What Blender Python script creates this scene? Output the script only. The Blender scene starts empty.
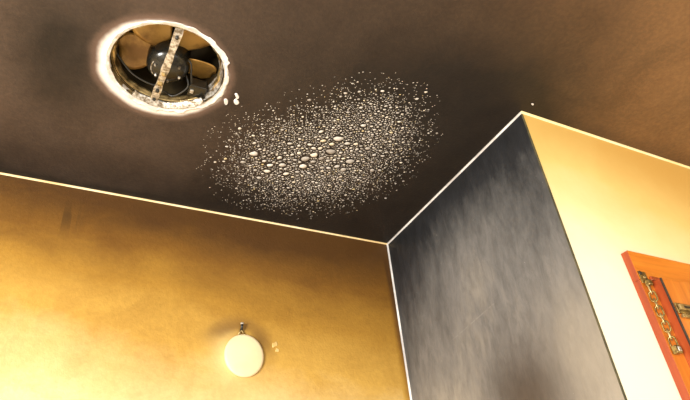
import bpy, bmesh, math, random
import numpy as np
from mathutils import Matrix, Vector
random.seed(7)
S = bpy.context.scene
COL = S.collection
H0 = 1.5                     # camera height above the floor; ceiling is 1 m above it

# ------------------------------------------------------------------ camera
cam_d = bpy.data.cameras.new('camera'); cam = bpy.data.objects.new('camera', cam_d); COL.objects.link(cam)
cam_d.sensor_width = 36; cam_d.lens = 568/690*36; cam_d.clip_start = .02
R = [[0.89165588, 0.18962162, 0.4110881], [-0.44363471, 0.54451775, 0.71182067], [-0.08923365, -0.81713962, 0.56949117]]
cam.matrix_world = Matrix(((R[0][0], -R[0][1], -R[0][2], 0), (R[1][0], -R[1][1], -R[1][2], 0),
                           (R[2][0], -R[2][1], -R[2][2], H0), (0, 0, 0, 1)))
S.camera = cam
# ------------------------------------------------------------------ light
w = bpy.data.worlds.new('daylight'); S.world = w; w.use_nodes = True
w.node_tree.nodes['Background'].inputs[0].default_value = (1, .965, .90, 1)
w.node_tree.nodes['Background'].inputs[1].default_value = 1.25
def area(name, loc, target, sx, sy, power, col):
    d = bpy.data.lights.new(name, 'AREA'); d.shape = 'RECTANGLE'; d.size = sx; d.size_y = sy; d.energy = power; d.color = col
    o = bpy.data.objects.new(name, d); COL.objects.link(o); o.location = loc
    o.rotation_euler = (Vector(target)-Vector(loc)).to_track_quat('-Z', 'Y').to_euler()
    return o
area('window_daylight', (-2.12, -.75, 1.30), (0, -.1, 1.30), 1.0, 1.1, 130, (1, .965, .89))
vs = S.view_settings; vs.view_transform = 'Standard'; vs.look = 'None'; vs.exposure = 0.68; vs.gamma = 1; vs.use_curve_mapping = False

# ------------------------------------------------------------------ material helpers
class NT:
    def __init__(s, name):
        s.m = bpy.data.materials.new(name); s.m.use_nodes = True; s.t = s.m.node_tree
        s.b = s.t.nodes['Principled BSDF']
    def n(s, typ, **kw):
        x = s.t.nodes.new(typ)
        for k, v in kw.items(): setattr(x, k, v)
        return x
    def put(s, sock, v):
        if hasattr(v, 'is_output'): s.t.links.new(v, sock)
        else:
            if hasattr(sock.default_value, '__len__') and len(sock.default_value) == 4 and len(v) == 3: v = (*v, 1)
            sock.default_value = v
    def m2(s, op, a, b=0.0, clamp=False):
        x = s.n('ShaderNodeMath', operation=op, use_clamp=clamp); s.put(x.inputs[0], a); s.put(x.inputs[1], b); return x.outputs[0]
    def pos(s):
        if not hasattr(s, '_p'):
            s._tc = s.n('ShaderNodeTexCoord').outputs['Object']
            x = s.n('ShaderNodeSeparateXYZ'); s.put(x.inputs[0], s._tc); s._p = (x.outputs[0], x.outputs[1], s.m2('SUBTRACT', x.outputs[2], H0))
        return s._p
    def noise(s, scale, detail=4, rough=.55, stretch=(1, 1, 1), rot=(0, 0, 0), dist=0):
        s.pos(); mp = s.n('ShaderNodeMapping'); s.put(mp.inputs[0], s._tc)
        mp.inputs['Rotation'].default_value = rot; mp.inputs['Scale'].default_value = stretch
        x = s.n('ShaderNodeTexNoise'); s.put(x.inputs['Vector'], mp.outputs[0]); x.inputs['Scale'].default_value = scale
        x.inputs['Detail'].default_value = detail; x.inputs['Roughness'].default_value = rough; x.inputs['Distortion'].default_value = dist
        return x.outputs['Fac']
    def step(s, v, a, b, lo=0.0, hi=1.0):
        x = s.n('ShaderNodeMapRange', interpolation_type='SMOOTHSTEP'); s.put(x.inputs[0], v)
        for i, q in zip((1, 2, 3, 4), (a, b, lo, hi)): x.inputs[i].default_value = q
        return x.outputs[0]
    def blob(s, a, b, ca, cb, ra, rb, rot=0):
        """soft elliptical stain, 1 in the middle, 0 outside"""
        da, db = s.m2('SUBTRACT', a, ca), s.m2('SUBTRACT', b, cb); c, sn = math.cos(rot), math.sin(rot)
        u = s.m2('ADD', s.m2('MULTIPLY', da, c/ra), s.m2('MULTIPLY', db, sn/ra))
        v = s.m2('ADD', s.m2('MULTIPLY', da, -sn/rb), s.m2('MULTIPLY', db, c/rb))
        q = s.m2('ADD', s.m2('MULTIPLY', u, u), s.m2('MULTIPLY', v, v))
        return s.m2('POWER', 2.718, s.m2('MULTIPLY', q, -1.0))
    def mix(s, f, a, b, mode='MIX'):
        x = s.n('ShaderNodeMix', data_type='RGBA', blend_type=mode)
        s.put(x.inputs[0], f); s.put(x.inputs[6], a); s.put(x.inputs[7], b); return x.outputs[2]
    def ramp(s, f, stops):
        x = s.n('ShaderNodeValToRGB'); s.put(x.inputs[0], f); e = x.color_ramp.elements
        while len(e) < len(stops): e.new(.5)
        for q, (p, c) in zip(e, stops): q.position = p; q.color = (*c, 1)
        return x.outputs[0]
    def bump(s, h, strength, dist=.002):
        x = s.n('ShaderNodeBump'); x.inputs['Strength'].default_value = strength; x.inputs['Distance'].default_value = dist
        s.put(x.inputs['Height'], h); s.put(s.b.inputs['Normal'], x.outputs[0])
    def out(s, col, rough=.6, metal=0., spec=.5):
        s.put(s.b.inputs['Base Color'], col); s.put(s.b.inputs['Roughness'], rough); s.put(s.b.inputs['Metallic'], metal)
        s.b.inputs['Specular IOR Level'].default_value = spec
        return s.m
def plain(name, c1, c2, scale=30, rough=.5, metal=0., spec=.5, bump=0., stretch=(1, 1, 1)):
    k = NT(name); f = k.step(k.noise(scale, 5, .6, stretch), .35, .65)
    if bump: k.bump(k.noise(scale*3, 3), bump)
    return k.out(k.mix(f, c1, c2), rough, metal, spec)

YB, YF, XC = 1.4424, .7332, .986         # back wall, nearer wall, grey side wall
FX, FY, FR = .115, .923, .1247           # round opening in the ceiling

# ---- ceiling: brown smoke film, soot patch, clean ring where the fan trim used to sit
k = NT('sooted_ceiling_paint'); x, y, z = k.pos()
big = k.noise(2.6, 5, .6, dist=.4); mid = k.noise(11, 5, .6, (1, .6, 1), (0, 0, .6)); fine = k.noise(90, 3, .6)
wob = k.m2('MULTIPLY', k.m2('SUBTRACT', big, .5), .5)
xr = k.m2('ADD', k.m2('ADD', x, k.m2('MULTIPLY', y, -.85)), wob)
col = k.ramp(k.step(xr, -1.15, 1.15), [(0, (.066, .046, .034)), (.35, (.054, .036, .025)), (.60, (.048, .031, .0195)), (.80, (.068, .040, .021)), (1, (.155, .086, .037))])
soot = k.m2('ADD', k.blob(x, y, .56, 1.06, .36, .50, math.radians(-30)), k.m2('MULTIPLY', k.step(y, 1.12, 1.44), .75))
soot = k.m2('ADD', soot, k.m2('MULTIPLY', k.blob(x, y, -.10, .98, .11, .20), .95))
soot = k.m2('ADD', soot, k.m2('MULTIPLY', k.blob(x, y, .96, .92, .16, .40), .9))
soot = k.m2('ADD', soot, k.m2('MULTIPLY', k.blob(x, y, .78, .74, .24, .20), .65))
soot = k.m2('ADD', soot, k.m2('MULTIPLY', k.m2('SUBTRACT', mid, .5), 1.2), True)
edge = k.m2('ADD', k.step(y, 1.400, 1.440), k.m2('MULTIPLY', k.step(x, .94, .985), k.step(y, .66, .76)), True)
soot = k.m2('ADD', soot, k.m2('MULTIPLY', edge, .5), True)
col = k.mix(k.m2('MULTIPLY', soot, .94), col, (.0105, .0084, .0068))
col = k.mix(k.step(mid, .3, .75, .0, .35), col, k.mix(1, col, (1.9, 1.75, 1.6), 'MULTIPLY'))
col = k.mix(k.step(fine, .35, .7, 0, .35), col, k.mix(1, col, (1.7, 1.6, 1.5), 'MULTIPLY'))
col = k.mix(k.step(k.noise(5, 6, .7, dist=.8), .40, .70, 0, .45), col, k.mix(1, col, (.52, .50, .50), 'MULTIPLY'))
col = k.mix(1, col, (1.12, 1.12, 1.14), 'MULTIPLY')
# clean ring
dx, dy = k.m2('SUBTRACT', x, .1125), k.m2('SUBTRACT', y, .9345)
rad = k.m2('SQRT', k.m2('ADD', k.m2('MULTIPLY', dx, dx), k.m2('MULTIPLY', dy, dy)))
rad = k.m2('ADD', rad, k.m2('MULTIPLY', k.m2('SUBTRACT', k.noise(16, 3), .5), .014))
rad = k.m2('ADD', rad, k.m2('MULTIPLY', dx, .03))
col = k.mix(k.step(rad, .142, .165, .45, 0), col, (.26, .165, .125))
col = k.mix(k.step(rad, .131, .147, 1, 0), col, (.86, .81, .77))
k.bump(k.m2('ADD', k.noise(160, 2), k.m2('MULTIPLY', mid, 1.5)), .25, .003)
M_ceil = k.out(col, .55, 0, .28)

# ---- golden back wall
k = NT('smoke_stained_golden_wall_paint'); x, y, z = k.pos()
big = k.noise(2.2, 5, .6, dist=.5); mid = k.noise(8, 6, .68, (.7, 1, 1.5), dist=.4); fine = k.noise(70, 4, .65)
t = k.m2('ADD', z, k.m2('MULTIPLY', k.m2('SUBTRACT', big, .5), .15))
t = k.m2('ADD', t, k.m2('MULTIPLY', k.m2('SUBTRACT', mid, .5), .15))
t = k.m2('ADD', t, k.m2('MULTIPLY', k.blob(x, z, .40, .92, .40, .12), .05))
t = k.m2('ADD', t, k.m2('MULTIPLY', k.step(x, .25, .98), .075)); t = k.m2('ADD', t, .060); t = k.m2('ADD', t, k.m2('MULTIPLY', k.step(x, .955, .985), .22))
t = k.m2('SUBTRACT', t, k.m2('MULTIPLY', k.blob(x, z, -.05, .62, .30, .20), .06))
f = k.step(t, .38, 1.02); f2 = k.n('ShaderNodeMapRange'); k.put(f2.inputs[0], t); f2.inputs[1].default_value = .35; f2.inputs[2].default_value = 1.05
col = k.ramp(f2.outputs[0], [(0, (.86, .72, .52)), (.20, (.76, .54, .235)), (.40, (.57, .335, .064)), (.60, (.39, .205, .028)), (.82, (.19, .086, .012)), (1, (.085, .037, .008))])
col = k.mix(k.step(k.noise(5, 6, .7, dist=.8), .42, .72, 0, .35), col, k.mix(1, col, (.62, .54, .44), 'MULTIPLY'))
col = k.mix(k.step(fine, .35, .68, 0, .22), col, k.mix(1, col, (.62, .55, .45), 'MULTIPLY'))
# rub marks, smudge and painted shadow above the disc, pale crescent beside it
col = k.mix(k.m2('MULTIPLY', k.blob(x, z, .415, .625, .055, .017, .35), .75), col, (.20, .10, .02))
col = k.mix(k.m2('MULTIPLY', k.blob(x, z, .515, .605, .030, .016, -.9), .75), col, (.16, .08, .015))  # disc's shadow at its upper right, painted into the wall colour
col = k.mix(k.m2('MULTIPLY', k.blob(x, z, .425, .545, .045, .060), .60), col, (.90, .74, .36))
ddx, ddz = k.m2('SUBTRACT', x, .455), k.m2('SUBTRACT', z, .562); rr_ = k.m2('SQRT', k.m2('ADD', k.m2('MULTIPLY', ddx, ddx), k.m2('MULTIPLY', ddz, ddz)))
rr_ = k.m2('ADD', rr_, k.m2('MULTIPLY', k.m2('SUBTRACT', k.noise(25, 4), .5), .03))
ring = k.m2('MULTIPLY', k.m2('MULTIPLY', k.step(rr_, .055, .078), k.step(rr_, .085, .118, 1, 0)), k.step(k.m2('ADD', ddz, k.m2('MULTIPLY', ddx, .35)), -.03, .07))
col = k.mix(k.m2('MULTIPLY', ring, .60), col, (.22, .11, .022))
str_ = k.m2('MULTIPLY', k.step(k.noise(60, 2, .5, (1, 1, .06)), .50, .60), k.blob(x, z, -.03, .90, .03, .045))
col = k.mix(k.m2('MULTIPLY', str_, .6), col, (.05, .024, .005))
k.bump(k.m2('ADD', k.noise(150, 2), mid), .2, .003)
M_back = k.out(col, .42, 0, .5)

# ---- grey-black sooted side wall
k = NT('black_sooted_wall_paint'); x, y, z = k.pos()
big = k.noise(3.0, 5, .6, dist=.5); fib = k.noise(13, 6, .72, (1, 1.7, .5), (-.5, 0, 0), .6); fine = k.noise(48, 5, .72, (1, 1, .35), (-.5, 0, 0), .4)
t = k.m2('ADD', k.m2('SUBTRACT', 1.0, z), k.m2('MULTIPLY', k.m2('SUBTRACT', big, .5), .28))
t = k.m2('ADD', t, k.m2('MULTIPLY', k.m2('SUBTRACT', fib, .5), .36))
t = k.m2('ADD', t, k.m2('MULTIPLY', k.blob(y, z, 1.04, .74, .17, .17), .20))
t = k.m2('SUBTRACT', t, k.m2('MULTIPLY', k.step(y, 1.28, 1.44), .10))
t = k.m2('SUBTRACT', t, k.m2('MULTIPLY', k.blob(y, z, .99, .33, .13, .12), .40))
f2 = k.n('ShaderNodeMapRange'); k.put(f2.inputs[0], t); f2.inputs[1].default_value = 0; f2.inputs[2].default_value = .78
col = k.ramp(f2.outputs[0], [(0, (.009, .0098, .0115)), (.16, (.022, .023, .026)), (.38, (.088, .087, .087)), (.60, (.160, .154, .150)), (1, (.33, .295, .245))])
col = k.mix(k.m2('MULTIPLY', k.blob(y, z, .97, .30, .15, .15), .75), col, (.050, .031, .021))
col = k.mix(k.step(fine, .35, .7, 0, .5), col, k.mix(1, col, (.5, .5, .5), 'MULTIPLY'))
col = k.mix(k.m2('MULTIPLY', k.blob(y, z, .77, .36, .10, .16), .5), col, (.30, .26, .205))
spk = k.step(k.noise(150, 1, .4), .80, .84)
col = k.mix(k.m2('MULTIPLY', spk, .5), col, (.5, .48, .45))
# long scratch
lin = k.m2('ABSOLUTE', k.m2('SUBTRACT', k.m2('SUBTRACT', z, .565), k.m2('MULTIPLY', k.m2('SUBTRACT', y, 1.10), -.12)))
ss = k.m2('MULTIPLY', k.step(lin, .0008, .0022, 1, 0), k.step(k.m2('ABSOLUTE', k.m2('SUBTRACT', y, 1.10)), .06, .12, 1, 0))
col = k.mix(k.m2('MULTIPLY', ss, k.step(k.noise(50, 2), .4, .6, 0, .16)), col, (.45, .43, .40))
k.bump(k.m2('ADD', fine, fib), .25, .003)
M_grey = k.out(col, .45, 0, .5)

# ---- pale yellow nearer wall
k = NT('pale_yellow_wall_paint'); x, y, z = k.pos()
big = k.noise(3, 5, .6, dist=.4); mid = k.noise(14, 5, .6)
t = k.m2('ADD', z, k.m2('MULTIPLY', k.m2('SUBTRACT', big, .5), .20)); t = k.m2('ADD', t, k.m2('MULTIPLY', k.m2('SUBTRACT', mid, .5), .06))
t = k.m2('ADD', t, k.m2('MULTIPLY', k.step(x, 1.05, 1.6), .12))
col = k.ramp(k.step(t, .45, 1.12), [(0, (.92, .88, .70)), (.35, (.90, .75, .39)), (.65, (.83, .59, .20)), (1, (.66, .38, .09))])
k.bump(k.noise(150, 2), .12, .002)
M_pale = k.out(col, .5, 0, .4)

M_other = plain('plain_cream_wall_paint', (.62, .50, .28), (.74, .62, .38), 4, .6)
M_floor = plain('pale_floor_tile', (.50, .44, .35), (.60, .53, .43), 3, .35)
M_clean = plain('clean_white_sealant', (.72, .70, .68), (.46, .44, .43), 12, .5)
M_gold = plain('cream_sealant', (.86, .72, .46), (.74, .54, .26), 9, .5)
M_cream = plain('pale_yellow_sealant', (.90, .80, .50), (.86, .70, .34), 8, .5)
M_edge = plain('sooted_corner_bead', (.045, .042, .020), (.10, .085, .04), 25, .6)
M_white = plain('torn_white_paint', (.86, .84, .82), (.60, .56, .52), 45, .6, bump=.3)
M_disc = plain('unstained_cream_paint', (.84, .68, .42), (.82, .64, .37), 12, .55)
M_chip = plain('chipped_cream_plaster', (.70, .50, .20), (.58, .38, .12), 60, .6)
M_steel = plain('sooty_steel', (.78, .75, .70), (.22, .17, .11), 110, .38, .7, bump=.3)
M_rim = plain('heat_tinted_steel', (.60, .44, .20), (.10, .062, .022), 34, .32, .65, bump=.25)
M_house = plain('burnt_housing', (.022, .016, .008), (.055, .040, .018), 20, .4, .2)
M_blade = plain('amber_lacquered_blade', (.58, .35, .10), (.20, .10, .025), 11, .3, .35)
M_motor = plain('black_motor_casing', (.008, .008, .007), (.020, .018, .013), 40, .22)
M_wire = plain('black_wire', (.012, .012, .012), (.03, .027, .02), 40, .35)
M_brass = plain('tarnished_brass', (.42, .30, .10), (.16, .10, .035), 90, .35, .8)
M_brass2 = plain('bright_brass', (.56, .42, .19), (.26, .17, .06), 60, .3, .75)
M_dark = plain('dark_slot', (.02, .012, .006), (.035, .02, .01), 50, .6)
def wood(name, a, b, c, vert):
    k = NT(name); st = (1, 1, .07) if vert else (.07, 1, 1)
    f = k.noise(26, 5, .6, st, dist=.6); g = k.noise(120, 3, .6, st)
    col = k.ramp(f, [(.25, a), (.5, b), (.75, c)]); col = k.mix(k.step(g, .4, .7, 0, .3), col, k.mix(1, col, (.6, .45, .35), 'MULTIPLY'))
    k.bump(f, .12, .001); return k.out(col, .28, 0, .5)
M_woodv = wood('orange_varnished_wood_upright', (.52, .135, .016), (.66, .205, .022), (.74, .27, .035), True)
M_woodh = wood('orange_varnished_wood_level', (.55, .145, .016), (.70, .22, .022), (.78, .29, .035), False)
M_woodr = wood('red_varnished_wood', (.25, .042, .013), (.34, .062, .017), (.42, .095, .026), True)
k = NT('blistered_paint'); oi = k.n('ShaderNodeObjectInfo').outputs['Random']; gi = k.n('ShaderNodeNewGeometry').outputs['Random Per Island']
rr = k.m2('FRACT', k.m2('ADD', k.m2('MULTIPLY', oi, 7.31), gi))
col = k.ramp(rr, [(0, (.30, .265, .235)), (.35, (.47, .44, .405)), (.7, (.63, .59, .54)), (.93, (.68, .61, .50)), (1, (.62, .50, .26))])
col = k.mix(k.step(k.noise(140, 3), .42, .66, 0, .6), col, k.mix(1, col, (.5, .44, .38), 'MULTIPLY'))
M_blis = k.out(col, .45, 0, .5)

# ------------------------------------------------------------------ mesh helpers
def link(name, bm, mat, parent=None, smooth=False):
    me = bpy.data.meshes.new(name); bmesh.ops.recalc_face_normals(bm, faces=bm.faces); bm.to_mesh(me); bm.free()
    for p in me.polygons: p.use_smooth = smooth
    for m in (mat if isinstance(mat, (list, tuple)) else [mat]): me.materials.append(m)
    o = bpy.data.objects.new(name, me); COL.objects.link(o)
    if parent: o.parent = parent; o.matrix_parent_inverse = parent.matrix_basis.inverted()
    return o
def tag(o, label=None, cat=None, group=None, kind=None):
    for a, v in (('label', label), ('category', cat), ('group', group), ('kind', kind)):
        if v: o[a] = v
    return o
def empty(name, loc):
    o = bpy.data.objects.new(name, None); COL.objects.link(o); o.location = loc; o.empty_display_size = .05; return o
def Wp(x, y, z): return Vector((x, y, z+H0))      # coordinates relative to eye height
def box(bm, x0, x1, y0, y1, z0, z1, bev=0):
    r = bmesh.ops.create_cube(bm, size=1); vs_ = r['verts']
    for v in vs_:
        v.co = Wp(x0+(v.co.x+.5)*(x1-x0), y0+(v.co.y+.5)*(y1-y0), z0+(v.co.z+.5)*(z1-z0))
    if bev:
        es = list({e for v in vs_ for e in v.link_edges}); bmesh.ops.bevel(bm, geom=es, offset=bev, segments=2, affect='EDGES', profile=.5)
def prism(bm, pts, z0, z1):
    lo = [bm.verts.new(Wp(a, b, z0)) for a, b in pts]; hi = [bm.verts.new(Wp(a, b, z1)) for a, b in pts]
    bm.faces.new(lo[::-1]); bm.faces.new(hi); n = len(pts)
    for i in range(n): bm.faces.new((lo[i], lo[(i+1) % n], hi[(i+1) % n], hi[i]))
def sweep(bm, section, p0, p1):
    """section: list of offset vectors; straight sweep p0 -> p1"""
    a = [bm.verts.new(Vector(p0)+Vector(s)) for s in section]; b = [bm.verts.new(Vector(p1)+Vector(s)) for s in section]; n = len(section)
    bm.faces.new(a[::-1]); bm.faces.new(b)
    for i in range(n): bm.faces.new((a[i], a[(i+1) % n], b[(i+1) % n], b[i]))
def lathe(bm, cx, cy, prof, n=64, jit=None, a0=0, a1=2*math.pi, close=True):
    """prof: list of (radius, z); axis vertical"""
    full = abs(a1-a0-2*math.pi) < 1e-6; m = n if full else n+1; rings = []
    for j, (r, zz) in enumerate(prof):
        if r < 1e-6: rings.append([bm.verts.new(Wp(cx, cy, zz))]); continue
        ring = []
        for i in range(m):
            a = a0+(a1-a0)*i/n; q = r+(jit(j, i, a) if jit else 0)
            ring.append(bm.verts.new(Wp(cx+q*math.cos(a), cy+q*math.sin(a), zz)))
        rings.append(ring)
    for A, B in zip(rings, rings[1:]):
        if len(A) == 1 and len(B) == 1: continue
        for i in range(n):
            i2 = (i+1) % m
            if len(A) == 1: bm.faces.new((A[0], B[i2], B[i]))
            elif len(B) == 1: bm.faces.new((A[i], A[i2], B[0]))
            else: bm.faces.new((A[i], A[i2], B[i2], B[i]))
def tube(bm, pts, r, n=8, closed=False):
    pts = [Vector(p) for p in pts]; N = len(pts); rings = []; up = Vector((.31, .2, .93))
    for i, p in enumerate(pts):
        a = pts[(i-1) % N] if (closed or i) else p; b = pts[(i+1) % N] if (closed or i < N-1) else p
        d = (b-a).normalized(); s = d.cross(up).normalized(); t_ = d.cross(s)
        rings.append([bm.verts.new(p+r*(math.cos(q)*s+math.sin(q)*t_)) for q in (2*math.pi*j/n for j in range(n))])
    for i in range(N if closed else N-1):
        A, B = rings[i], rings[(i+1) % N]
        for j in range(n): bm.faces.new((A[j], A[(j+1) % n], B[(j+1) % n], B[j]))
    if not closed: bm.faces.new(rings[0]); bm.faces.new(rings[-1])

# ------------------------------------------------------------------ the room
XL, XR, YK = -2.2, 2.6, -2.4
def ceiling_mesh():
    bm = bmesh.new(); N = 128
    angs = [2*math.pi*i/N for i in range(N)]+[math.atan2(b-FY, a-FX) % (2*math.pi) for a in (XL, XR) for b in (YK, YB)]
    angs = sorted(angs); inn, inn2, out, out2 = [], [], [], []
    for a in angs:
        c, s = math.cos(a), math.sin(a); ts = []
        if c > 1e-9: ts.append((XR-FX)/c)
        if c < -1e-9: ts.append((XL-FX)/c)
        if s > 1e-9: ts.append((YB-FY)/s)
        if s < -1e-9: ts.append((YK-FY)/s)
        t = min(ts)
        inn.append(bm.verts.new(Wp(FX+FR*c, FY+FR*s, 1))); inn2.append(bm.verts.new(Wp(FX+FR*c, FY+FR*s, 1.014)))
        out.append(bm.verts.new(Wp(FX+t*c, FY+t*s, 1))); out2.append(bm.verts.new(Wp(FX+t*c, FY+t*s, 1.014)))
    n = len(angs)
    for i in range(n):
        j = (i+1) % n
        bm.faces.new((inn[i], out[i], out[j], inn[j])); bm.faces.new((inn2[i], inn2[j], out2[j], out2[i]))
        bm.faces.new((inn[i], inn[j], inn2[j], inn2[i])); bm.faces.new((out[i], out2[i], out2[j], out[j]))
    return bm
ceiling = tag(link('ceiling', ceiling_mesh(), M_ceil), 'brown smoke-stained ceiling with a round opening and a blistered patch', kind='structure')
bm = bmesh.new(); box(bm, XL-.1, XC, YB, YB+.1, -H0, 1.014)
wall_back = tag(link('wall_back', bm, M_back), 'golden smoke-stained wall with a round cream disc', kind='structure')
bm = bmesh.new(); prism(bm, [(XC, YF), (XC+.1, YF+.1), (XC+.1, YB+.1), (XC, YB+.1)], -H0, 1)
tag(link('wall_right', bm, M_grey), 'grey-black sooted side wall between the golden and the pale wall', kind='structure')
bm = bmesh.new(); prism(bm, [(XC, YF), (XR, YF), (XR, YF+.1), (XC+.1, YF+.1)], -H0, 1)
wall_front = tag(link('wall_front', bm, M_pale), 'pale yellow wall carrying the orange wooden frame', kind='structure')
bm = bmesh.new(); box(bm, XR, XR+.1, YK, YF+.1, -H0, 1.014); tag(link('wall_far_right', bm, M_other), kind='structure')
bm = bmesh.new()   # wall with a window opening
WY0, WY1, WZ0, WZ1 = -1.30, -.20, -.80, .40
box(bm, XL-.1, XL, YK, WY0, -H0, 1); box(bm, XL-.1, XL, WY1, YB, -H0, 1)
box(bm, XL-.1, XL, WY0, WY1, -H0, WZ0); box(bm, XL-.1, XL, WY0, WY1, WZ1, 1)
tag(link('wall_left', bm, M_other), kind='structure')
win = tag(empty('window_1', Wp(XL, -.75, WZ0)), kind='structure')
for a in ((WY0, WY0+.05, WZ0, WZ1), (WY1-.05, WY1, WZ0, WZ1), (WY0+.05, WY1-.05, WZ0, WZ0+.05), (WY0+.05, WY1-.05, WZ1-.05, WZ1)):
    bm = bmesh.new(); box(bm, XL-.07, XL-.02, *a); link('frame_bar', bm, M_white, win)
bm = bmesh.new(); box(bm, XL-.1, XR+.1, YK, YB+.1, -H0-.05, -H0); tag(link('floor', bm, M_floor), kind='structure')

# clean sealant lines in the corners
def fillet(name, p0, p1, u, v, s, mat, label):
    u, v = Vector(u), Vector(v); bm = bmesh.new()
    arc = [u*s*(1-math.sin(q))+v*s*(1-math.cos(q)) for q in (math.pi/2*i/4 for i in range(5))]
    sweep(bm, [Vector((0, 0, 0))-.001*(u+v)]+arc, p0, p1)
    return tag(link(name, bm, mat), label, kind='structure')
fillet('trim_1', Wp(XL, YB, 1), Wp(XC, YB, 1), (0, -1, 0), (0, 0, -1), .0040, M_gold, 'thin cream line between ceiling and golden wall')
fillet('trim_2', Wp(XC, YF-.002, 1), Wp(XC, YB, 1), (-1, 0, 0), (0, 0, -1), .0042, M_clean, 'thin white line between ceiling and black wall')
fillet('trim_3', Wp(XC, YB, -H0), Wp(XC, YB, 1), (-1, 0, 0), (0, -1, 0), .0044, M_clean, 'thin white upright line between golden and black wall')
fillet('trim_4', Wp(XC-.003, YF, 1), Wp(XR, YF, 1), (0, -1, 0), (0, 0, -1), .0048, M_cream, 'thin pale line between ceiling and pale yellow wall')
bm = bmesh.new(); prism(bm, [(XC-.0012, YF+.002), (XC-.0012, YF-.0012), (XC+.0020, YF-.0012), (XC+.0020, YF+.002)], -H0, .993)
tag(link('trim_5', bm, M_edge), 'thin dark edge between black and pale wall', kind='structure')

# ------------------------------------------------------------------ torn paint round the opening, loose chips
rn = random.Random(3); lump = [rn.random() for _ in range(200)]
def lipjit(j, i, a):
    if j in (0, 3): return 0
    k_ = math.cos(a-math.radians(30))*.5+.5
    q = lump[i//3 % 200]*.011*k_+lump[(i*7) % 200]*.003
    return q if j == 1 else q*.9
bm = bmesh.new(); lathe(bm, FX, FY, [(FR-.002, .9995), (FR+.003, .9975), (FR+.006, .9985), (FR+.0062, 1.0005)], 120, lipjit)
tag(link('torn_paint_edge', bm, M_white, ceiling), 'ragged white torn paint round the opening')
def chip(name, cx, cy, a, b, rot, seed, parent, mat, wall=False, zc=1):
    r_ = random.Random(seed); bm = bmesh.new(); n = 10; low, top = [], []
    for i in range(n):
        q = 2*math.pi*i/n; s = .75+.5*r_.random(); u, v = a*s*math.cos(q), b*s*math.sin(q)
        u, v = u*math.cos(rot)-v*math.sin(rot), u*math.sin(rot)+v*math.cos(rot)
        f = (lambda uu, vv, d: Wp(cx+uu, YB-d, zc+vv)) if wall else (lambda uu, vv, d: Wp(cx+uu, cy+vv, 1-d))
        low.append(bm.verts.new(f(u, v, -.0005))); top.append(bm.verts.new(f(u*.75, v*.75, .0022)))
    bm.faces.new(top); bm.faces.new(low)
    for i in range(n): bm.faces.new((low[i], low[(i+1) % n], top[(i+1) % n], top[i]))
    return link(name, bm, mat, parent)
chip('paint_chip', .263, .974, .012, .0055, 1.05, 1, ceiling, M_white)
chip('paint_chip', .281, .946, .009, .005, 1.0, 2, ceiling, M_white)
chip('paint_chip', .286, .965, .010, .006, 1.2, 5, ceiling, M_white)
chip('paint_chip', .993, .698, .004, .0025, 0, 6, ceiling, M_white)
chip('paint_chip', .556, 0, .011, .007, .6, 8, wall_back, M_chip, True, .594)
chip('paint_chip', .563, 0, .006, .006, .2, 9, wall_back, M_chip, True, .578)

# ------------------------------------------------------------------ blistered paint on the ceiling
def lobe(x, y, cx, cy, ra, rb, deg):
    c, s = math.cos(math.radians(deg)), math.sin(math.radians(deg)); dx, dy = x-cx, y-cy
    return math.exp(-(((dx*c+dy*s)/ra)**2+((-dx*s+dy*c)/rb)**2)*1.25)
rb_ = random.Random(11); spots = []; grid = {}; CELL = .02
def free(x, y, r):
    gx, gy = int(x/CELL), int(y/CELL)
    for i in range(gx-1, gx+2):
        for j in range(gy-1, gy+2):
            for (a, b, q) in grid.get((i, j), ()):
                if (a-x)**2+(b-y)**2 < (q+r)**2*1.12: return False
    return True
def dens(x, y):
    return min(1, lobe(x, y, .558, 1.118, .170, .150, 147)+.65*lobe(x, y, .635, .945, .115, .112, 110))
for rmin, rmax, tries, pw in ((.0095, .0140, 420, 2.0), (.0060, .0090, 1500, 1.8), (.0036, .0056, 16000, 1.6), (.0021, .0032, 45000, 1.35), (.0011, .0019, 110000, 1.0)):
    for _ in range(tries):
        x, y = rb_.uniform(.12, .93), rb_.uniform(.66, 1.40)
        d = dens(x, y); core = lobe(x, y, .555, 1.100, .19, .095, 146)
        p = (core if rmin > .005 else max(core, .6*d) if rmin > .003 else d)**pw
        if d < .010 or rb_.random() > p: continue
        r = rb_.uniform(rmin, rmax)
        if free(x, y, r): spots.append((x, y, r)); grid.setdefault((int(x/CELL), int(y/CELL)), []).append((x, y, r))
spots.sort(key=lambda s: -s[2])
def dome_pts(rnd, n=8):
    ph = rnd.random()*6.28; el = rnd.uniform(.50, .90); ro = rnd.uniform(-.9, -.2); hts = rnd.uniform(.28, .48); o = []
    for rr_, hh in ((1, .0), (.66, .72)):
        for i in range(n):
            a = ph+2*math.pi*i/n; q = rr_*rnd.uniform(.80, 1.15); u, v = q*math.cos(a), q*el*math.sin(a)
            o.append((u*math.cos(ro)-v*math.sin(ro), u*math.sin(ro)+v*math.cos(ro), -hh*hts))
    o.append((rnd.uniform(-.15, .15), rnd.uniform(-.15, .15), -hts)); return o
F8 = [(i, (i+1) % 8, 8+(i+1) % 8, 8+i) for i in range(8)]+[(8+i, 8+(i+1) % 8, 16) for i in range(8)]
domes = []
for i in range(14):
    me = bpy.data.meshes.new('paint_blister'); me.from_pydata(dome_pts(rb_), [], F8); me.materials.append(M_blis)
    for p in me.polygons: p.use_smooth = True
    me.flip_normals(); domes.append(me)
for i, (x, y, r) in enumerate(spots[:300]):
    o = bpy.data.objects.new('paint_blister', domes[i % 14]); COL.objects.link(o); o.parent = ceiling
    o.location = Wp(x, y, 1.0001); o.scale = (r, r, r); o.rotation_euler = (0, 0, rb_.uniform(-.35, .35)+(math.pi if i % 3 == 0 else 0))
V, F = [], []
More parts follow.
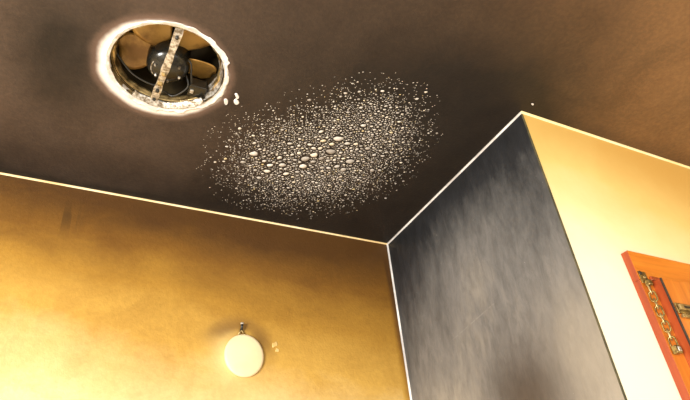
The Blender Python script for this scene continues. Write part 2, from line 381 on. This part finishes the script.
for (x, y, r) in spots[300:]:
    b = len(V); V += [(x+r*p[0], y+r*p[1], 1.0001+r*p[2]+H0) for p in dome_pts(rb_)]; F += [tuple(b+q for q in f[::-1]) for f in F8]
me = bpy.data.meshes.new('small_paint_blisters'); me.from_pydata(V, [], F); me.materials.append(M_blis)
for p in me.polygons: p.use_smooth = True
o = bpy.data.objects.new('small_paint_blisters', me); COL.objects.link(o); o.parent = ceiling; tag(o, 'fine pale paint blisters', kind='stuff')
print('blisters', len(spots))

# ------------------------------------------------------------------ exhaust fan in the opening
fan = tag(empty('exhaust_fan', Wp(FX, FY, 1)), 'burnt round exhaust fan with amber blades recessed in the ceiling opening', 'fan')
bm = bmesh.new(); lathe(bm, FX, FY, [(FR-.006, 1.012), (FR-.008, 1.06), (FR-.010, 1.12), (FR-.03, 1.15), (.0, 1.155), (0, 1.157), (FR-.028, 1.152), (FR-.006, 1.12), (FR-.004, 1.06), (FR-.003, 1.012)], 72)
link('housing', bm, M_house, fan, True)
def rimj(j, i, a): return .0012*math.sin(a*9+j)+.0008*math.sin(a*23)
bm = bmesh.new(); lathe(bm, FX, FY, [(FR-.0015, .998), (FR-.0005, 1.013), (FR-.006, 1.016), (FR-.010, 1.014), (FR-.009, 1.020), (FR-.013, 1.024), (FR-.0125, 1.031), (FR-.008, 1.032)], 90, rimj)
tag(link('rim', bm, M_rim, fan, True), 'heat-tinted steel rim')
bm = bmesh.new(); lathe(bm, FX, FY, [(FR-.0035, .9965), (FR-.0155, 1.003), (FR-.0165, 1.0065), (FR-.003, 1.0045)], 40, rimj, math.radians(35), math.radians(120))
link('rim_lining', bm, M_steel, fan, True)
bm = bmesh.new(); lathe(bm, FX, FY, [(FR-.0045, 1.001), (FR-.0135, 1.032), (FR-.0125, 1.034), (FR-.003, 1.003)], 24, rimj, math.radians(-50), math.radians(32))
link('rim_lining', bm, M_steel, fan, True)
MX, MY = FX+.001, FY+.020
bm = bmesh.new(); lathe(bm, MX, MY, [(0, 1.012), (.016, 1.0125), (.032, 1.016), (.043, 1.024), (.048, 1.034), (.048, 1.10), (.03, 1.115), (0, 1.116)], 40)
mot = link('motor', bm, M_motor, fan, True)
for q in range(6):
    a = q*math.pi/3+.3; bm = bmesh.new(); lathe(bm, MX+.030*math.cos(a), MY+.030*math.sin(a), [(0, 1.0105), (.0022, 1.011), (.003, 1.013), (.003, 1.020)], 10); link('screw', bm, M_steel, mot, True)
bm = bmesh.new(); tube(bm, [Wp(MX+.036*math.cos(a), MY+.036*math.sin(a), 1.0195) for a in (math.pi*.75+i*.15 for i in range(9))], .0014, 6); link('trim_wire', bm, M_steel, mot, True)
# blades: five broad paddles, pitched
for deg in (15, 163, 232, 304):
    a = math.radians(deg); bm = bmesh.new(); nu, nv = 12, 10; top, bot = {}, {}
    for i in range(nu+1):
        for j in range(nv+1):
            u = i/nu; v = j/nv*2-1
            r = .034+.078*u; wd = .018+.023*math.sin(min(1, u*1.15)*math.pi*.62)
            if u > .72: wd *= math.sqrt(max(.04, 1-((u-.72)/.30)**2))
            tt = v*wd; zz = 1.060+.38*tt+.006*math.cos(v*1.5)*u
            p = (MX*.4+FX*.6+r*math.cos(a)-tt*math.sin(a), MY*.4+FY*.6+r*math.sin(a)+tt*math.cos(a))
            top[i, j] = bm.verts.new(Wp(*p, zz)); bot[i, j] = bm.verts.new(Wp(*p, zz+.0015))
    for i in range(nu):
        for j in range(nv):
            bm.faces.new((top[i, j], top[i+1, j], top[i+1, j+1], top[i, j+1])); bm.faces.new((bot[i, j], bot[i, j+1], bot[i+1, j+1], bot[i+1, j]))
    edge = [(i, 0) for i in range(nu)]+[(nu, j) for j in range(nv)]+[(i, nv) for i in range(nu, 0, -1)]+[(0, j) for j in range(nv, 0, -1)]
    for e0, e1 in zip(edge, edge[1:]+edge[:1]): bm.faces.new((top[e0], bot[e0], bot[e1], top[e1]))
    link('blade', bm, M_blade, fan, True)
# strap across the opening
bm = bmesh.new()
sx0, sy0, sx1, sy1 = .1135, FY-FR+.006, .104, FY+FR-.006
nseg = 14; L, R_ = [], []
def quad_strip(bm, rows):
    vv = [[bm.verts.new(p) for p in r] for r in rows]
    for A, B in zip(vv, vv[1:]):
        n = len(A)
        for i in range(n): bm.faces.new((A[i], A[(i+1) % n], B[(i+1) % n], B[i]))
    bm.faces.new(vv[0]); bm.faces.new(vv[-1])
rows = []
for i in range(nseg+1):
    u = i/nseg; cx, cy = sx0+(sx1-sx0)*u, sy0+(sy1-sy0)*u
    wv = .0082+.0010*math.sin(u*17)+.0006*math.sin(u*41); zz = 1.001-.0035*math.sin(u*math.pi)+.0015*math.sin(u*11)
    if u < .06: zz += .008
    if u > .94: zz += .008
    rows.append([Wp(cx-wv, cy, zz), Wp(cx+wv, cy, zz), Wp(cx+wv, cy, zz+.002), Wp(cx+wv*.8, cy, zz+.007), Wp(cx+wv*.7, cy, zz+.002), Wp(cx-wv*.7, cy, zz+.002), Wp(cx-wv*.8, cy, zz+.007), Wp(cx-wv, cy, zz+.002)])
quad_strip(bm, rows); strap = tag(link('strap', bm, M_steel, fan), 'rusty steel strap across the opening')
for u, r in ((.10, .004), (.56, .0055), (.70, .0065), (.80, .0045), (.93, .004)):
    cx, cy = sx0+(sx1-sx0)*u, sy0+(sy1-sy0)*u; bm = bmesh.new()
    zb = .9985-.0035*math.sin(u*math.pi)
    lathe(bm, cx, cy, [(0, zb-.0035), (r*.6, zb-.003), (r, zb-.001), (r, zb+.004)], 6 if r > .005 else 12); link('bolt', bm, M_rim if r > .005 else M_motor, strap)
bm = bmesh.new(); box(bm, FX+.058, FX+.098, FY+.040, FY+.075, 1.012, 1.04, .002); jb = tag(link('junction_box', bm, M_motor, fan), 'small dark junction box')
bm = bmesh.new(); box(bm, FX+.062, FX+.070, FY+.052, FY+.062, 1.008, 1.0125, .001); link('label_tab', bm, M_steel, jb)
def wire(pts):
    bm = bmesh.new(); P = [Vector(p) for p in pts]; out = []
    for i in range(len(P)-1):
        p0, p1, p2, p3 = P[max(i-1, 0)], P[i], P[i+1], P[min(i+2, len(P)-1)]
        for s in range(6):
            t = s/6; out.append(.5*((2*p1)+(p2-p0)*t+(2*p0-5*p1+4*p2-p3)*t*t+(3*p1-p0-3*p2+p3)*t**3))
    out.append(P[-1]); tube(bm, out, .002, 8); return link('wire', bm, M_wire, fan, True)
wire([Wp(MX+.04, MY+.01, 1.04), Wp(FX+.055, FY+.05, 1.015), Wp(FX+.03, FY+.085, 1.008), Wp(FX+.01, FY+.09, 1.02), Wp(FX+.0, FY+.11, 1.03)])
wire([Wp(FX-.112, FY+.02, 1.03), Wp(FX-.07, FY+.055, 1.015), Wp(FX-.02, FY+.07, 1.012), Wp(FX+.0, FY+.055, 1.02), Wp(MX-.02, MY+.03, 1.035)])
wire([Wp(FX+.062, FY+.045, 1.02), Wp(FX+.055, FY+.02, 1.02), Wp(FX+.046, FY-.01, 1.03), Wp(MX+.03, MY-.02, 1.05)])

# ------------------------------------------------------------------ round disc and nail on the golden wall
DX, DZ, DR = .4665, .5535, .0548
bm = bmesh.new(); n = 64; prof = [(DR*.995, -.0005), (DR, .0060), (DR*.97, .0085), (DR*.88, .0100), (DR*.6, .0115), (DR*.3, .0123)]
rings = []
for r, d in prof: rings.append([bm.verts.new(Wp(DX+r*math.cos(2*math.pi*i/n), YB-d, DZ+r*1.08*math.sin(2*math.pi*i/n))) for i in range(n)])
for A, B in zip(rings, rings[1:]):
    for i in range(n): bm.faces.new((A[i], A[(i+1) % n], B[(i+1) % n], B[i]))
cv = bm.verts.new(Wp(DX, YB-.0125, DZ)); bm.faces.new(rings[0])
for i in range(n): bm.faces.new((rings[-1][i], rings[-1][(i+1) % n], cv))
tag(link('wall_disc', bm, M_disc, None, True), 'round cream disc on the golden wall beneath a small nail', 'disc')
nail = tag(empty('nail', Wp(.4575, YB, .634)), 'small bent dark nail in the golden wall above the round disc', 'nail')
bm = bmesh.new(); tube(bm, [Wp(.4575, YB+.002, .626), Wp(.4575, YB-.008, .627), Wp(.4572, YB-.011, .632), Wp(.457, YB-.012, .640)], .0036, 10); link('shank', bm, M_wire, nail, True)
bm = bmesh.new(); tube(bm, [Wp(.457, YB-.012, .639), Wp(.457, YB-.0122, .6425)], .0052, 12); link('head', bm, M_steel, nail, True)
bm = bmesh.new(); tube(bm, [Wp(.4500, YB-.004, .610), Wp(.4535, YB-.005, .619), Wp(.4575, YB-.006, .624), Wp(.4615, YB-.005, .619), Wp(.4650, YB-.004, .610)], .0024, 8); link('hanger_loop', bm, M_brass2, nail, True)

# ------------------------------------------------------------------ orange wooden frame with raised door
T1, T2 = YF-.019, YF-.043
FXL, FXR, FZT, FZB = 1.153, 1.86, .600, -.30
PX0, PX1, PZ1, PZ0 = 1.1935, 1.82, .524, -.26
fr = tag(empty('wooden_frame', Wp((FXL+FXR)/2, YF, FZB)), 'orange varnished wooden frame with a raised door on the pale wall', 'frame')
def part(name, mat, parent, *a, bev=.0015):
    bm = bmesh.new(); box(bm, *a, bev); return link(name, bm, mat, parent)
bmats = [M_woodv, M_woodr]
def two_tone(name, mat, side_axis, *a):
    bm = bmesh.new(); box(bm, *a, .0007); bm.normal_update()
    o = link(name, bm, [mat, M_woodr], fr)
    for p in o.data.polygons:
        if abs(p.normal.x) > .6 or abs(p.normal.z) > .6: p.material_index = 1
    return o
two_tone('stile', M_woodv, 0, FXL, PX0+.004, T1, YF, FZB, PZ1-.0)
two_tone('stile', M_woodv, 0, PX1-.004, FXR, T1, YF, FZB, PZ1-.0)
two_tone('top_rail', M_woodh, 0, FXL, FXR, T1, YF, PZ1+.0003, FZT)
two_tone('bottom_rail', M_woodh, 0, PX0+.005, PX1-.005, T1, YF, FZB, PZ0)
part('top_bead', M_woodr, fr, PX0-.004, PX1+.004, T1-.006, T1, PZ1+.001, PZ1+.012, bev=.002)
door = two_tone('door', M_woodv, 0, PX0, PX0+.105, T2, YF-.001, PZ0+.001, PZ1-.001)
def dpart(name, mat, *a):
    bm = bmesh.new(); box(bm, *a, .0015); o = link(name, bm, mat, door); o.matrix_parent_inverse = Matrix(); return o
dpart('door_stile', M_woodv, PX1-.105, PX1, T2, YF-.001, PZ0+.001, PZ1-.001)
dpart('door_rail', M_woodh, PX0+.1055, PX1-.1055, T2, YF-.001, PZ1-.106, PZ1-.001)
dpart('door_rail', M_woodh, PX0+.1055, PX1-.1055, T2, YF-.001, PZ0+.001, PZ0+.106)
dpart('door_panel', M_woodv, PX0+.1055, PX1-.1055, T2+.012, YF-.001, PZ0+.1065, PZ1-.1065)
dpart('edge_strip', M_dark, PX0-.0012, PX0+.0022, T2-.0012, T2+.004, PZ0+.001, PZ1-.001)
# latch on the door
lx, lz = 1.197, .442
lat = part('latch', M_brass, fr, lx, lx+.085, T2-.004, T2, lz-.006, lz+.019)
def lpart(name, mat, *a, bev=.001): return part(name, mat, lat, *a, bev=bev)
lpart('latch_bolt', M_brass2, lx+.004, lx+.085, T2-.010, T2-.004, lz+.001, lz+.014)
lpart('latch_slot', M_dark, lx+.018, lx+.07, T2-.0108, T2-.0098, lz+.005, lz+.010, bev=0)
lpart('latch_strip', M_brass2, lx+.006, lx+.085, T2-.007, T2-.0005, lz-.016, lz-.008)

# ------------------------------------------------------------------ brass chain on the frame
ch = tag(empty('brass_chain', Wp(1.165, T1, .55)), 'tarnished brass chain hanging down the stile of the orange wooden frame', 'chain')
A = Vector((1.1650, T1-.0065, .507)); B = Vector((1.1640, T1-.0065, .366))
bm = bmesh.new(); box(bm, 1.1560, 1.1800, T1-.003, T1-.0001, .515, .545, .001); br = link('bracket', bm, M_brass, ch)
for (a, b) in ((1.1600, .540), (1.1700, .531), (1.1770, .522)):
    bm = bmesh.new(); r = bmesh.ops.create_uvsphere(bm, u_segments=12, v_segments=8, radius=.0052)
    for v in bm.verts: v.co = Vector((v.co.x, v.co.y*.55, v.co.z))+Wp(a, T1-.0034, b)
    link('screw', bm, M_brass2 if b == .531 else M_dark, br, True)
bm = bmesh.new(); box(bm, 1.1585, 1.1715, T1-.016, T1-.003, .505, .519, .003); link('hook', bm, M_brass, ch)
NL = 8
d = (B-A); seg = d/NL; dn = d.normalized(); nrm = Vector((0, 1, 0)); sd = dn.cross(nrm).normalized()
for i in range(NL):
    c = A+seg*(i+.5); ln = seg.length*.5+.0035; wd = .0066; pl = (sd*.92+nrm*.39) if i % 2 == 0 else (sd*.45-nrm*.89)
    pts = []
    for j in range(20):
        q = 2*math.pi*j/20; u = math.cos(q); v = math.sin(q)
        pts.append(Wp(*(c+dn*((ln-wd)*(1 if u > 0 else -1)*min(1, abs(u)*3)+wd*u)+pl*wd*v)))
    bm = bmesh.new(); tube(bm, pts, .0019, 7, True); link('link', bm, M_brass2 if i % 2 == 0 else M_brass, ch, True)
bm = bmesh.new(); box(bm, 1.1560, 1.1740, T1-.014, T1-.0001, .349, .367, .003); ep = link('end_block', bm, M_brass, ch)
bm = bmesh.new(); box(bm, 1.1600, 1.1700, T1-.0155, T1-.0135, .353, .363, .001); link('end_face', bm, M_steel, ep)
